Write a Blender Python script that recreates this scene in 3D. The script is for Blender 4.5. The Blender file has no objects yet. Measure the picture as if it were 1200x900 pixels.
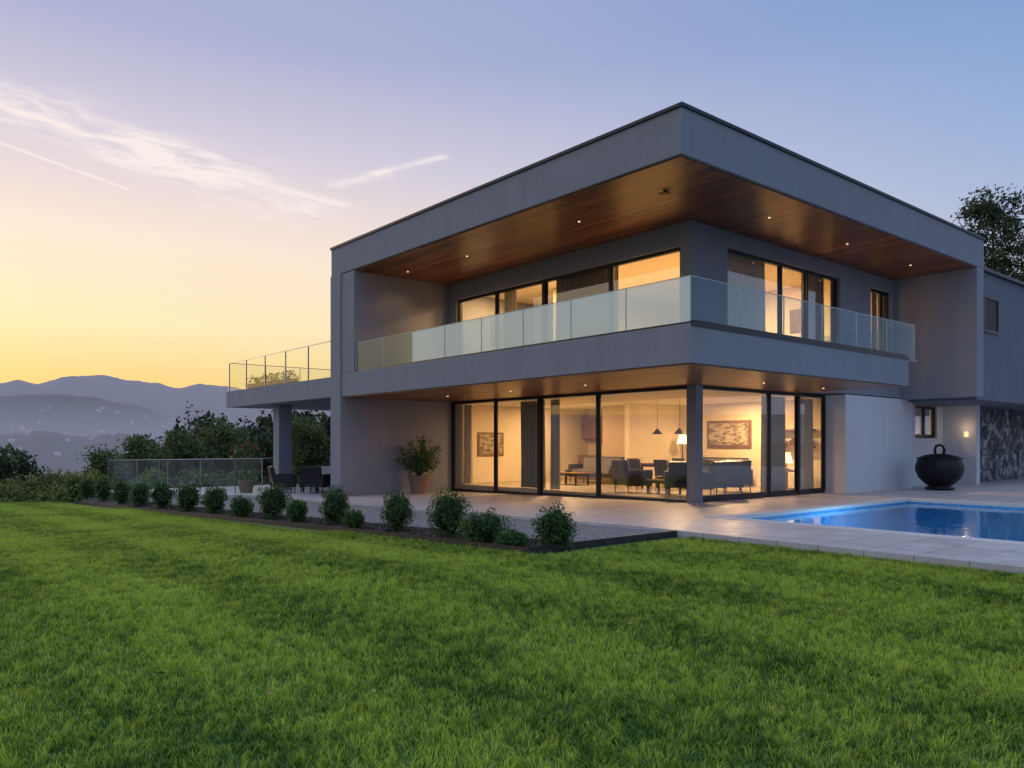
import bpy, bmesh, math, random
import numpy as np
from mathutils import Vector, Matrix, noise
random.seed(7); rng=np.random.default_rng(7)
S=bpy.context.scene
S.view_settings.view_transform='Standard'
try: S.view_settings.look='None'
except: pass
S.view_settings.exposure=0; S.view_settings.gamma=1
F=912.0; HOR=520.0; CH=1.32
BX,BY=3.05,13.25
ANG=math.atan2(912,1089)
ca,sa=math.cos(ANG),math.sin(ANG)
HM=Matrix.Translation((BX,BY,0))@Matrix.Rotation(ANG,4,'Z')
def W(v,u,z=0): return Vector((BX+ca*v-sa*u, BY+sa*v+ca*u, z))
def LOC(X,Y): dx,dy=X-BX,Y-BY; return (ca*dx+sa*dy, -sa*dx+ca*dy)
def zt(u): return -.018*min(max(u,0),26)
def zl(u): return -.1-.03*min(max(u+.7,0),30)
def sm(t): t=min(max(t,0),1); return t*t*(3-2*t)

# ---------------- materials
def newmat(n):
    m=bpy.data.materials.new(n); m.use_nodes=True; nt=m.node_tree; nt.nodes.clear()
    o=nt.nodes.new('ShaderNodeOutputMaterial'); return m,nt,o
def nn(nt,t,**k):
    n=nt.nodes.new(t)
    for a,b in k.items(): setattr(n,a,b)
    return n
def setin(nt,n,i,v):
    if v is None: return
    if isinstance(v,bpy.types.NodeSocket): nt.links.new(v,n.inputs[i])
    else: n.inputs[i].default_value=v
def mth(nt,op,a,b=None,c=None,clamp=False):
    n=nn(nt,'ShaderNodeMath',operation=op,use_clamp=clamp); setin(nt,n,0,a); setin(nt,n,1,b)
    if c is not None: setin(nt,n,2,c)
    return n.outputs[0]
def vmt(nt,op,a,b=None,out=0):
    n=nn(nt,'ShaderNodeVectorMath',operation=op); setin(nt,n,0,a); setin(nt,n,1,b); return n.outputs[out]
def mix(nt,f,a,b,bt='MIX'):
    n=nn(nt,'ShaderNodeMixRGB',blend_type=bt); setin(nt,n,0,f)
    for i,v in ((1,a),(2,b)):
        if isinstance(v,tuple) and len(v)==3: v=v+(1,)
        setin(nt,n,i,v)
    return n.outputs[0]
def ramp(nt,f,stops):
    n=nn(nt,'ShaderNodeValToRGB'); e=n.color_ramp.elements
    while len(e)<len(stops): e.new(.5)
    for i,(p,c) in enumerate(stops):
        e[i].position=p; e[i].color=tuple(c)+(1,) if len(c)==3 else c
    setin(nt,n,0,f); return n.outputs[0]
def noi(nt,vec,scale,detail=4,rough=.55):
    n=nn(nt,'ShaderNodeTexNoise'); setin(nt,n,'Vector',vec); n.inputs['Scale'].default_value=scale
    n.inputs['Detail'].default_value=detail; n.inputs['Roughness'].default_value=rough; return n.outputs['Fac']
def bumpn(nt,h,st,d=.02):
    n=nn(nt,'ShaderNodeBump'); n.inputs['Strength'].default_value=st; n.inputs['Distance'].default_value=d
    nt.links.new(h,n.inputs['Height']); return n.outputs[0]
def prin(nt,o,col,rough=.6,metal=0,norm=None,spec=.5):
    p=nn(nt,'ShaderNodeBsdfPrincipled')
    if isinstance(col,tuple) and len(col)==3: col=col+(1,)
    setin(nt,p,'Base Color',col); setin(nt,p,'Roughness',rough); setin(nt,p,'Metallic',metal)
    p.inputs['Specular IOR Level'].default_value=spec
    if norm is not None: nt.links.new(norm,p.inputs['Normal'])
    nt.links.new(p.outputs[0],o.inputs[0]); return p
def M(name,col,rough=.6,metal=0,var=.12,vs=2.5,bump=.0,bs=60,spec=.5,streak=False):
    m,nt,o=newmat(name); tc=nn(nt,'ShaderNodeTexCoord').outputs['Object']
    f=noi(nt,tc,vs,3)
    if streak:
        mp=nn(nt,'ShaderNodeMapping'); mp.inputs['Scale'].default_value=(2.5,2.5,.25); nt.links.new(tc,mp.inputs[0])
        f=mth(nt,'MULTIPLY_ADD',noi(nt,mp.outputs[0],2,4),.5,mth(nt,'MULTIPLY',f,.5))
    c=ramp(nt,f,[(.3,tuple(x*(1-var) for x in col)),(.7,tuple(min(1,x*(1+var)) for x in col))])
    nb=bumpn(nt,noi(nt,tc,bs,2),bump) if bump>0 else None
    prin(nt,o,c,rough,metal,nb,spec); return m
def glass(name,tint,base,k=1,rough=.0,gt=(1,1,1),sky_sheen=0,sheen_col=(.7,.8,.85)):
    m,nt,o=newmat(name)
    lw=nn(nt,'ShaderNodeLayerWeight'); lw.inputs[0].default_value=.5
    f=mth(nt,'POWER',lw.outputs['Facing'],3.5)
    f=mth(nt,'MULTIPLY_ADD',f,k,base,clamp=True)
    t=nn(nt,'ShaderNodeBsdfTransparent'); t.inputs[0].default_value=tint+(1,)
    g=nn(nt,'ShaderNodeBsdfGlossy'); g.inputs['Roughness'].default_value=rough; g.inputs[0].default_value=gt+(1,)
    x=nn(nt,'ShaderNodeMixShader'); nt.links.new(f,x.inputs[0]); nt.links.new(t.outputs[0],x.inputs[1]); nt.links.new(g.outputs[0],x.inputs[2])
    if sky_sheen:  # diffuse share that paints a pale sky reflection onto the pane
        dd=nn(nt,'ShaderNodeBsdfDiffuse'); dd.inputs[0].default_value=sheen_col+(1,)
        y=nn(nt,'ShaderNodeMixShader'); y.inputs[0].default_value=sky_sheen; nt.links.new(x.outputs[0],y.inputs[1]); nt.links.new(dd.outputs[0],y.inputs[2]); x=y
    nt.links.new(x.outputs[0],o.inputs[0]); return m
def emis(name,col,st):
    m,nt,o=newmat(name); e=nn(nt,'ShaderNodeEmission'); e.inputs[0].default_value=col+(1,); e.inputs[1].default_value=st
    nt.links.new(e.outputs[0],o.inputs[0]); return m
def leafmat(name,dark,light,trans=.3,ns=.5,rough=.55,stripes=False):
    m,nt,o=newmat(name)
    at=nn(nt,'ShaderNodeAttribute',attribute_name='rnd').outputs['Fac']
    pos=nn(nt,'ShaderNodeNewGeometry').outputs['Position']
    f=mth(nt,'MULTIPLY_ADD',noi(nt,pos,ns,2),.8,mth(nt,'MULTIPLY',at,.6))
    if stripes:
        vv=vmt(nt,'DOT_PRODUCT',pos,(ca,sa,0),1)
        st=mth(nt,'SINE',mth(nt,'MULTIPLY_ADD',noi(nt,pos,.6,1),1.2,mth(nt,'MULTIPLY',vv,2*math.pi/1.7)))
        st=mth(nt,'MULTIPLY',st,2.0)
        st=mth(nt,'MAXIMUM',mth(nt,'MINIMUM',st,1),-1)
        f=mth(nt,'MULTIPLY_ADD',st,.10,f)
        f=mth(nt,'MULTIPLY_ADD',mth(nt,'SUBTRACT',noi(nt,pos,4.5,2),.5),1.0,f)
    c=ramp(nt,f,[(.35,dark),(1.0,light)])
    p=nn(nt,'ShaderNodeBsdfPrincipled'); nt.links.new(c,p.inputs['Base Color']); p.inputs['Roughness'].default_value=rough
    p.inputs['Specular IOR Level'].default_value=.3
    t=nn(nt,'ShaderNodeBsdfTranslucent'); nt.links.new(c,t.inputs[0])
    x=nn(nt,'ShaderNodeMixShader'); x.inputs[0].default_value=trans
    nt.links.new(p.outputs[0],x.inputs[1]); nt.links.new(t.outputs[0],x.inputs[2]); nt.links.new(x.outputs[0],o.inputs[0]); return m

STUC=M('grey_stucco',(.235,.245,.285),.85,var=.07,vs=1.2,bump=.25,bs=90,streak=True)
STUD=M('blue_grey_stucco',(.13,.15,.19),.85,var=.08,bump=.25,bs=90,streak=True)
WHITE=M('white_render',(.62,.62,.66),.8,var=.04,bump=.2,bs=90,streak=True)
DARK=M('dark_aluminium',(.018,.018,.02),.4,metal=.3,var=.1)
CAP=M('roof_flashing',(.035,.04,.048),.45,metal=.5)
INW=M('interior_wall_paint',(.70,.60,.45),.8,var=.03)
INW2=M('interior_wall_sand',(.5,.38,.24),.8,var=.05)
INC=M('interior_ceiling_paint',(.78,.72,.6),.8,var=.02)
INF=M('interior_floor_tile',(.36,.31,.25),.3,var=.1)
LEATH=M('dark_leather',(.03,.028,.03),.45,var=.2,bump=.1)
FABR=M('grey_fabric',(.14,.13,.13),.9,var=.15,bump=.3,bs=200)
CUSH=M('cream_cushion',(.6,.57,.52),.9,var=.06,bump=.2,bs=150)
OAK=M('oak_table',(.2,.11,.06),.4,var=.25,vs=6)
CURT=M('curtain_taupe',(.24,.19,.14),.95,var=.1,vs=8)
CURG=M('curtain_sage',(.27,.25,.16),.95,var=.08,vs=8)
SHEER=M('curtain_linen',(.5,.42,.3),.95,var=.06,vs=8)
STEEL=M('edging_steel',(.04,.04,.045),.5,metal=.5,var=.2,vs=8)
CHROME=M('brushed_steel',(.35,.35,.37),.35,metal=1,var=.05)
IRON=M('cast_iron',(.010,.010,.012),.5,metal=.4,var=.3,vs=6,bump=.15,bs=40)
TERRA=M('terracotta',(.22,.13,.10),.8,var=.15,bump=.1)
BARK=M('bark',(.06,.045,.035),.9,var=.3,vs=8,bump=.6,bs=20)
COPE=M('coping_stone',(.56,.55,.58),.6,var=.05,bump=.05)
GLW=glass('window_glass',(.95,.95,.93),.13,.9)
GLR=glass('balustrade_glass_clear',(.70,.84,.90),.05,.45,.0,(.7,.88,1))
GLL=glass('balustrade_glass_sky_sheen',(.5,.64,.70),.34,.5,.05,(.75,.92,1.0),.48,(.78,.92,1.0))  # left panels: whitish sky reflection painted in as diffuse colour
GLF=glass('fence_glass',(.92,.98,.96),.10,.4,.0,(.95,1,1))
LAMPM=emis('lamp_glow',(1,.62,.3),1.6)
SHADE=emis('lamp_shade_glow',(1,.62,.28),4)
def woodmat():
    m,nt,o=newmat('cedar_soffit'); tc=nn(nt,'ShaderNodeTexCoord').outputs['Object']
    mp=nn(nt,'ShaderNodeMapping'); mp.inputs['Rotation'].default_value=(0,0,math.radians(90)); nt.links.new(tc,mp.inputs[0])
    b=nn(nt,'ShaderNodeTexBrick'); nt.links.new(mp.outputs[0],b.inputs['Vector'])
    b.inputs['Color1'].default_value=(.17,.055,.024,1); b.inputs['Color2'].default_value=(.46,.175,.07,1); b.inputs['Mortar'].default_value=(.012,.006,.004,1)
    b.inputs['Scale'].default_value=1; b.inputs['Mortar Size'].default_value=.010; b.inputs['Brick Width'].default_value=3.4; b.inputs['Row Height'].default_value=.13; b.inputs['Bias'].default_value=-.1
    g=nn(nt,'ShaderNodeMapping'); g.inputs['Scale'].default_value=(.6,14,14); nt.links.new(mp.outputs[0],g.inputs[0])
    c=mix(nt,.7,b.outputs[0],ramp(nt,noi(nt,g.outputs[0],3,5,.7),[(.3,(.3,.25,.22)),(.7,(1,1,1))]),'MULTIPLY')
    prin(nt,o,c,.36,0,bumpn(nt,b.outputs['Fac'],-.5,.01)); return m
WOOD=woodmat()
def pavemat():
    m,nt,o=newmat('terrace_paving'); tc=nn(nt,'ShaderNodeTexCoord').outputs['Object']
    b=nn(nt,'ShaderNodeTexBrick'); nt.links.new(tc,b.inputs['Vector']); b.offset=0
    b.inputs['Color1'].default_value=(.48,.45,.47,1); b.inputs['Color2'].default_value=(.56,.53,.55,1); b.inputs['Mortar'].default_value=(.2,.19,.19,1)
    b.inputs['Scale'].default_value=1; b.inputs['Mortar Size'].default_value=.006; b.inputs['Brick Width'].default_value=.9; b.inputs['Row Height'].default_value=.6
    c=mix(nt,.5,b.outputs[0],ramp(nt,noi(nt,tc,1.7,5,.65),[(.3,(.7,.68,.68)),(.65,(1,1,1))]),'MULTIPLY')
    prin(nt,o,c,ramp(nt,noi(nt,tc,3,3),[(.3,(.3,.3,.3)),(.7,(.55,.55,.55))]),0,bumpn(nt,b.outputs['Fac'],-.3,.004)); return m
PAVE=pavemat()
def gravmat(name,c0,c1,sc,bs=1):
    m,nt,o=newmat(name); tc=nn(nt,'ShaderNodeTexCoord').outputs['Object']
    v=nn(nt,'ShaderNodeTexVoronoi'); v.inputs['Scale'].default_value=sc; nt.links.new(tc,v.inputs['Vector'])
    sp=nn(nt,'ShaderNodeSeparateColor'); nt.links.new(v.outputs['Color'],sp.inputs[0])
    c=ramp(nt,sp.outputs[0],[(0,c0),(1,c1)])
    c=mix(nt,1,c,ramp(nt,v.outputs['Distance'],[(.3,(1,1,1)),(.7,(.35,.35,.35))]),'MULTIPLY')
    prin(nt,o,c,.85,0,bumpn(nt,v.outputs['Distance'],-bs,.02)); return m
GRAV=gravmat('gravel',(.13,.13,.14),(.38,.37,.39),45)
MULCH=gravmat('mulch',(.014,.01,.008),(.055,.038,.03),28)
def stonemat():
    m,nt,o=newmat('rubble_stone'); tc=nn(nt,'ShaderNodeTexCoord').outputs['Object']
    wn=nn(nt,'ShaderNodeTexNoise'); wn.inputs['Scale'].default_value=3; nt.links.new(tc,wn.inputs['Vector'])
    tw=vmt(nt,'ADD',tc,vmt(nt,'MULTIPLY',wn.outputs['Color'],(.25,.25,.25)))
    v=nn(nt,'ShaderNodeTexVoronoi',feature='DISTANCE_TO_EDGE'); v.inputs['Scale'].default_value=3.6; nt.links.new(tw,v.inputs['Vector'])
    v2=nn(nt,'ShaderNodeTexVoronoi'); v2.inputs['Scale'].default_value=3.6; nt.links.new(tw,v2.inputs['Vector'])
    sp=nn(nt,'ShaderNodeSeparateColor'); nt.links.new(v2.outputs['Color'],sp.inputs[0])
    c=ramp(nt,sp.outputs[0],[(0,(.05,.05,.06)),(.5,(.18,.18,.2)),(1,(.5,.48,.45))])
    c=mix(nt,ramp(nt,v.outputs[0],[(0,(1,1,1)),(.06,(0,0,0))]),c,(.015,.015,.015))
    c=mix(nt,.6,c,ramp(nt,noi(nt,tc,14,4),[(.3,(.4,.4,.4)),(.7,(1,1,1))]),'MULTIPLY')
    prin(nt,o,c,.8,0,bumpn(nt,mth(nt,'MINIMUM',v.outputs[0],.15),1,.3)); return m
STONE=stonemat()

# ---------------- mesh builder
class MB:
    def __init__(s): s.v=[];s.f=[];s.m=[];s.r=[]
    def add(s,V,Fa,mi=0,r=None):
        o=len(s.v); s.v+= [tuple(map(float,p)) for p in V]; s.f+=[tuple(i+o for i in f) for f in Fa]; s.m+=[mi]*len(Fa)
        s.r+= list(r) if r is not None else [.5]*len(V); return s
    def box(s,x0,x1,y0,y1,z0,z1,mi=0,T=None):
        V=[Vector(p) for p in ((x0,y0,z0),(x1,y0,z0),(x1,y1,z0),(x0,y1,z0),(x0,y0,z1),(x1,y0,z1),(x1,y1,z1),(x0,y1,z1))]
        if T is not None: V=[T@p for p in V]
        return s.add(V,[(0,3,2,1),(4,5,6,7),(0,1,5,4),(1,2,6,5),(2,3,7,6),(3,0,4,7)],mi)
    def quad(s,a,b,c,d,mi=0): return s.add([a,b,c,d],[(0,1,2,3)],mi)
    def tube(s,P,R,seg=8,mi=0):
        P=[Vector(p) for p in P]; V=[];Fa=[]
        for i,p in enumerate(P):
            d=(P[min(i+1,len(P)-1)]-P[max(i-1,0)]).normalized()
            a=d.orthogonal().normalized() if i==0 else (a-d*a.dot(d)).normalized(); b=d.cross(a)
            for k in range(seg):
                t=2*math.pi*k/seg; V.append(p+(a*math.cos(t)+b*math.sin(t))*R[i])
        for i in range(len(P)-1):
            for k in range(seg):
                k2=(k+1)%seg; Fa.append((i*seg+k,i*seg+k2,(i+1)*seg+k2,(i+1)*seg+k))
        Fa.append(tuple(range(seg))[::-1]); Fa.append(tuple((len(P)-1)*seg+k for k in range(seg)))
        return s.add(V,Fa,mi)
    def lathe(s,prof,c=(0,0,0),seg=28,mi=0):
        V=[];Fa=[]
        for r,z in prof:
            for k in range(seg):
                t=2*math.pi*k/seg; V.append((c[0]+r*math.cos(t),c[1]+r*math.sin(t),c[2]+z))
        for i in range(len(prof)-1):
            for k in range(seg):
                k2=(k+1)%seg; Fa.append((i*seg+k,i*seg+k2,(i+1)*seg+k2,(i+1)*seg+k))
        return s.add(V,Fa,mi)
    def leaves(s,C,size,asp=.45,mi=0,flat=0):
        C=np.asarray(C); n=len(C)
        a=rng.normal(size=(n,3)); a[:,2]*=(1-flat); a/=np.linalg.norm(a,axis=1)[:,None]
        b=np.cross(a,rng.normal(size=(n,3))); b/=np.linalg.norm(b,axis=1)[:,None]
        sz=(size*(.6+.8*rng.random(n)))[:,None]
        V=np.stack([C-a*sz,C+b*sz*asp,C+a*sz,C-b*sz*asp],1).reshape(-1,3)
        rr=np.repeat(rng.random(n),4); o=len(s.v)
        s.v+=V.tolist(); s.f+=[(o+4*i,o+4*i+1,o+4*i+2,o+4*i+3) for i in range(n)]; s.m+=[mi]*n; s.r+=rr.tolist(); return s
    def mesh(s,name,mats,smooth=False):
        me=bpy.data.meshes.new(name); me.from_pydata(s.v,[],s.f)
        for m in mats: me.materials.append(m)
        me.polygons.foreach_set('material_index',s.m)
        if smooth: me.polygons.foreach_set('use_smooth',[True]*len(s.f))
        at=me.attributes.new('rnd','FLOAT','POINT'); at.data.foreach_set('value',s.r)
        me.update(); return me
    def obj(s,name,mats,mw=None,parent=None,bevel=0,smooth=False):
        me=s.mesh(name,mats if isinstance(mats,list) else [mats],smooth); return mkobj(name,me,mw,parent,bevel)
def mkobj(name,me,mw=None,parent=None,bevel=0):
    o=bpy.data.objects.new(name,me); S.collection.objects.link(o)
    if parent: o.parent=parent
    if mw is not None:
        if parent: o.matrix_local=mw
        else: o.matrix_world=mw
    if bevel:
        b=o.modifiers.new('b','BEVEL'); b.width=bevel; b.segments=2; b.limit_method='ANGLE'
    return o
def empty(name,mw=None,parent=None):
    o=bpy.data.objects.new(name,None); S.collection.objects.link(o)
    if parent: o.parent=parent
    if mw is not None: o.matrix_world=mw
    return o

# ---------------- villa
H=empty('modern_villa',HM)
def part(name,boxes,mat,bevel=.008):
    b=MB()
    for x in boxes: b.box(*x)
    return b.obj(name,mat,parent=H,bevel=bevel)
part('roof',[(0,13.8,.2,13.2,6.325,7.13)],STUC)
part('roof_flashing',[(-.035,13.835,.165,13.235,7.13,7.2)],CAP)
part('upper_soffit',[(.07,13.3,.27,11.79,6.30,6.322)],WOOD,0)
part('side_wall',[(-.03,14.1,12.57,13.2,-.6,6.322)],STUC)
part('upper_inner_wall',[(0,3.3,11.8,12.565,3.385,6.298),(3.3,13.3,11.8,12.565,3.385,6.298)],STUC)
part('balcony_slab',[(0,8.43,0,12.565,2.705,3.38)],STUC)
part('floor_slab',[(8.435,13.29,2.3,12.565,2.705,3.38)],STUC)
part('lower_soffit',[(.05,8.38,.05,12.55,2.68,2.702)],WOOD,0)
part('balcony_channel',[(.03,.11,.03,11.79,3.38,3.42),(.115,8.43,.03,.11,3.38,3.45),(-.012,8.44,-.012,.0,3.33,3.39)],DARK,0)
part('end_wall',[(13.3,13.8,.205,12.565,2.66,6.322)],STUC)
part('upper_walls',[(3.3,4.69,2.5,2.8,3.385,6.298),(10.0,11.8,2.5,2.8,3.385,6.298),(13.1,13.298,2.5,2.8,3.385,6.298),
  (4.692,9.998,2.505,2.795,5.92,6.298),(11.802,13.098,2.505,2.795,5.9,6.298),
  (3.305,3.6,2.802,11.795,5.78,6.298),(3.305,3.6,11.4,11.795,3.385,5.778)],STUC)
part('upper_interior',[(11.0,11.15,2.81,11.79,3.385,6.1),(5.5,11,9.2,9.35,3.385,6.1),(11.16,13.29,6,6.2,3.385,6.1)],INW,0)
part('upper_ceiling',[(3.61,13.29,2.81,11.79,6.1,6.2)],INC,0)
part('upper_floor_finish',[(3.61,13.29,2.81,11.79,3.381,3.395)],INF,0)
part('corner_post',[(3.86,4.12,2.78,3.04,-.3,2.678)],STUC)
part('white_block',[(9.9,14.1,2.3,3.0,-.3,2.678),(10.3,14.1,3.0,12.56,-.3,2.678)],WHITE)
part('lower_interior_walls',[(10.15,10.29,3.02,12.4,.02,2.6),(4.3,10.15,12.4,12.56,.02,2.6),(7.6,10.14,8.1,8.3,.02,2.6)],INW,0)
part('lower_interior_panel',[(8.6,8.75,8.31,10.2,.02,2.6)],INW2,0)
part('lower_ceiling',[(4.1,10.3,3.0,12.56,2.6,2.67)],INC,0)
part('lower_floor',[(4.02,10.3,2.96,12.56,-.45,.015)],INF,0)
part('wing_upper',[(13.805,27,.4,10,2.6,6.35)],STUD)
part('wing_roof_flashing',[(13.81,27.04,.3,10.04,6.35,6.45)],CAP)
part('wing_lower_walls',[(14.105,17.7,2.8,3.05,-.3,1.5),(14.105,15.5,2.8,3.05,1.5,2.598),(17.2,17.7,2.8,3.05,1.5,2.598),(17.7,18.0,1.75,3.05,-.3,2.598)],WHITE)
part('wing_room',[(14.2,17.7,5.5,5.6,0,2.598),(14.105,18,3.06,5.5,-.3,0.0)],INW,0)
part('stone_wall',[(18.0,28,2.4,2.8,-.3,2.598)],STONE)
def window(name,axis,c,a0,a1,z0f,z1,mull,fw=.075,dep=.1):
    fr=MB(); gl=MB()
    cuts=[a0]+mull+[a1]
    def bx(a,b,z0,z1,d0,d1):
        if axis=='u': fr.box(c+d0,c+d1,a,b,z0,z1)
        else: fr.box(a,b,c+d0,c+d1,z0,z1)
    for i,a in enumerate(cuts):
        w=fw if i in(0,len(cuts)-1) else fw*1.15
        lo=a if i==0 else a-w/2; lo=a-w if i==len(cuts)-1 else lo
        bx(lo,lo+w,z0f(a),z1-fw,0,dep)
    bx(a0,a1,z1-fw,z1,.002,dep+.004)
    for i in range(len(cuts)-1):
        p,q=cuts[i],cuts[i+1]; off=.03+.03*(i%2)
        zz=z0f((p+q)/2); bx(p+fw*.6,q-fw*.6,zz-.1,zz+.07,off-.02,off+.03)
        bx(p+fw*.6,p+fw*1.2,zz,z1-fw,off-.018,off+.028); bx(q-fw*1.2,q-fw*.6,zz,z1-fw,off-.018,off+.028)
        d=c+off
        if axis=='u': gl.quad((d,q-.05,zz),(d,p+.05,zz),(d,p+.05,z1-.03),(d,q-.05,z1-.03))
        else: gl.quad((p+.05,d,zz),(q-.05,d,zz),(q-.05,d,z1-.03),(p+.05,d,z1-.03))
    fr.obj(name+'_frame',DARK,parent=H); gl.obj(name+'_glass',GLW,parent=H)
window('living_window','u',3.96,3.045,12.56,lambda a:zt(a)+.0,2.678,[6.0,8.28,10.3])
window('living_side_window','v',2.88,4.125,9.895,lambda a:.02,2.678,[7.1,8.5])
window('upper_window','u',3.4,2.805,11.395,lambda a:3.45,5.778,[5.02,7.47,9.54])
window('upper_side_window','v',2.6,4.695,9.995,lambda a:3.45,5.92,[7.16,8.4])
window('upper_small_window','v',2.6,11.805,13.095,lambda a:3.45,5.9,[12.7])
window('wing_window','v',2.86,15.505,17.195,lambda a:1.56,2.56,[16.35])
part('wing_small_window_frame',[(14.3,15.5,.36,.41,4.6,4.68),(14.3,15.5,.36,.41,5.6,5.68),(14.3,14.38,.36,.41,4.68,5.6),(15.42,15.5,.36,.41,4.68,5.6)],DARK,0)
part('wing_small_window_pane',[(14.38,15.42,.385,.395,4.68,5.6)],M('dark_pane',(.01,.012,.016),.5,spec=.2),0)
def curtain(name,axis,c,a0,a1,z0,z1,mat,amp=.05,wl=.16):
    b=MB(); n=int((a1-a0)/.02); V=[];Fa=[]
    for i in range(n+1):
        a=a0+(a1-a0)*i/n
        for z,am in ((z0,1.2),((z0+z1)/2,1.),(z1,.8)):
            d=c+amp*am*math.sin(2*math.pi*a/wl+.5*math.sin(a*5)+z*.3)
            V.append((d,a,z) if axis=='u' else (a,d,z))
    for i in range(n):
        for k in range(2): Fa.append((i*3+k,i*3+3+k,i*3+4+k,i*3+1+k))
    b.add(V,Fa); b.obj(name,mat,parent=H,smooth=True)
curtain('living_curtain','u',4.3,8.4,9.5,.03,2.58,CURG)
curtain('living_curtain_b','u',4.3,11.9,12.35,.03,2.58,SHEER)
curtain('living_curtain_c','u',4.3,7.75,8.2,.03,2.58,CURG)
curtain('side_curtain','v',3.2,7.25,8.3,.03,2.58,CURG)
curtain('side_curtain_b','v',3.2,8.9,9.8,.03,2.58,SHEER)
curtain('upper_curtain','u',3.75,5.1,7.3,3.4,6.08,CURT)
curtain('upper_curtain_b','u',3.75,9.0,9.6,3.4,6.08,SHEER)
curtain('upper_side_curtain','v',2.95,4.8,7.0,3.4,6.08,SHEER,.04,.2)
curtain('upper_side_curtain_b','v',2.95,8.8,9.95,3.4,6.08,CURT)
curtain('upper_small_curtain','v',2.95,12.7,13.1,3.4,6.08,CURT)
def panels(b,P,Q,z0,z1,n,gap=.02,zf0=None,mf=None):
    P=Vector(P);Q=Vector(Q); d=(Q-P); L=d.length; d/=L
    for i in range(n):
        a=P+d*(L*i/n+gap/2); c=P+d*(L*(i+1)/n-gap/2)
        o0=zf0(a) if zf0 else 0; o1=zf0(c) if zf0 else 0
        b.quad((a.x,a.y,z0+o0),(c.x,c.y,z0+o1),(c.x,c.y,z1+o1),(a.x,a.y,z1+o0),mf(i) if mf else 0)
b=MB(); panels(b,(.07,11.78),(.07,.07),3.4,4.2,8,mf=lambda i:0 if i<2 else 1); panels(b,(.09,.07),(8.9,.07),3.4,4.2,6); panels(b,(8.9,.09),(8.9,2.4),3.4,4.2,1)
b.obj('balcony_glass',[GLR,GLL],parent=H)
b=MB()
for i in range(9): 
    u=.07+(11.71)*i/8; b.box(.06,.08,u-.006,u+.006,3.4,4.2)
for i in range(1,7):
    v=.09+8.81*i/6; b.box(v-.006,v+.006,.06,.08,3.4,4.2)
b.box(.062,.078,.07,11.78,4.2,4.212); b.box(.09,8.9,.062,.078,4.2,4.212)
b.obj('balcony_glass_edges',M('glass_edge',(.35,.45,.45),.2,metal=.2),parent=H)
part('balcony_return',[(8.432,8.95,.02,2.3,3.3,3.38)],STUC)
part('side_terrace_slab',[(0.02,6,13.205,22,2.72,3.33)],STUC)
part('side_terrace_column',[(.55,1.05,18.3,18.8,-.6,2.718)],STUC)
b=MB(); panels(b,(.1,21.9),(.1,13.25),3.36,4.4,5); panels(b,(.1,21.9),(5.9,21.9),3.36,4.4,4); b.obj('side_terrace_glass',GLF,parent=H)
b=MB()
for i in range(6):
    u=13.25+8.65*i/5; b.box(.08,.12,u-.015,u+.015,3.33,4.42)
for i in range(1,5): b.box(.1+5.8*i/4-.015,.1+5.8*i/4+.015,21.88,21.92,3.33,4.42)
b.box(.085,.115,13.25,21.9,4.42,4.45); b.box(.1,5.9,21.885,21.915,4.42,4.45)
b.obj('side_terrace_rail',CHROME,parent=H)
part('picture_frame',[(10.09,10.15,5.4,7.0,1.2,2.05)],OAK,.004)
def artmat():
    m,nt,o=newmat('artwork'); tc=nn(nt,'ShaderNodeTexCoord').outputs['Object']
    mp=nn(nt,'ShaderNodeMapping'); mp.inputs['Scale'].default_value=(1,1,2.4); nt.links.new(tc,mp.inputs[0])
    prin(nt,o,ramp(nt,noi(nt,mp.outputs[0],5,6,.65),[(.35,(.05,.05,.04)),(.48,(.26,.2,.12)),(.56,(.5,.42,.3)),(.7,(.15,.15,.1))]),.6); return m
ART=artmat()
part('picture_canvas',[(10.07,10.088,5.48,6.92,1.28,1.97)],ART,0)
part('wall_art_frame',[(4.9,6.0,12.36,12.397,.9,1.7)],OAK,.004)
part('wall_art_canvas',[(4.96,5.94,12.345,12.358,.96,1.64)],ART,0)
part('kitchen_unit',[(9.5,10.14,9.8,12.3,.02,.9),(9.7,10.14,9.8,12.3,1.5,2.3)],OAK,.01)
part('upper_wardrobe',[(10.4,10.99,5.8,7.5,3.4,5.6)],OAK,.01)
part('upper_picture',[(10.95,10.99,3.6,4.6,4.7,5.4),(5.0,6.2,11.74,11.785,4.6,5.4)],OAK,.004)
b=MB()
for k in range(9): 
    u=3.4+k*.07; b.box(9.92,10.1,u,u+.05,1.25,1.25+random.uniform(.18,.28))
b.box(9.88,10.14,3.3,4.6,1.2,1.24); b.box(9.88,10.14,3.3,4.6,1.7,1.74); b.lathe([(0,0),(.07,.0),(.09,.12),(.04,.22),(.05,.26)],(10,4.3,1.24),16)
b.obj('wall_shelf',OAK,parent=H)
def light(name,kind,v,u,z,en,col=(1,.68,.36),size=.3,spot=None):
    l=bpy.data.lights.new(name,kind); l.energy=en; l.color=col
    if kind=='AREA': l.shape='DISK'; l.size=size
    else: l.shadow_soft_size=size
    if kind=='SPOT': l.spot_size=math.radians(spot or 110); l.spot_blend=.8
    o=bpy.data.objects.new(name,l); S.collection.objects.link(o); o.parent=H; o.location=(v,u,z); return o
for v,u,e in ((5.7,4.8,165),(5.9,9.6,180),(8.8,5.2,190),(7.4,11.2,60)):
    light('ceiling_lamp','AREA',v,u,2.585,e,(1,.60,.26))
for v,u,e in ((5.2,4.6,290),(5.2,8,250),(8.6,5,330),(12.2,4.2,190),(4.6,10.5,170)):
    light('ceiling_lamp_upper','AREA',v,u,6.085,e,(1,.60,.24))
light('wing_lamp','AREA',16,4.2,2.55,45)
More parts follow.
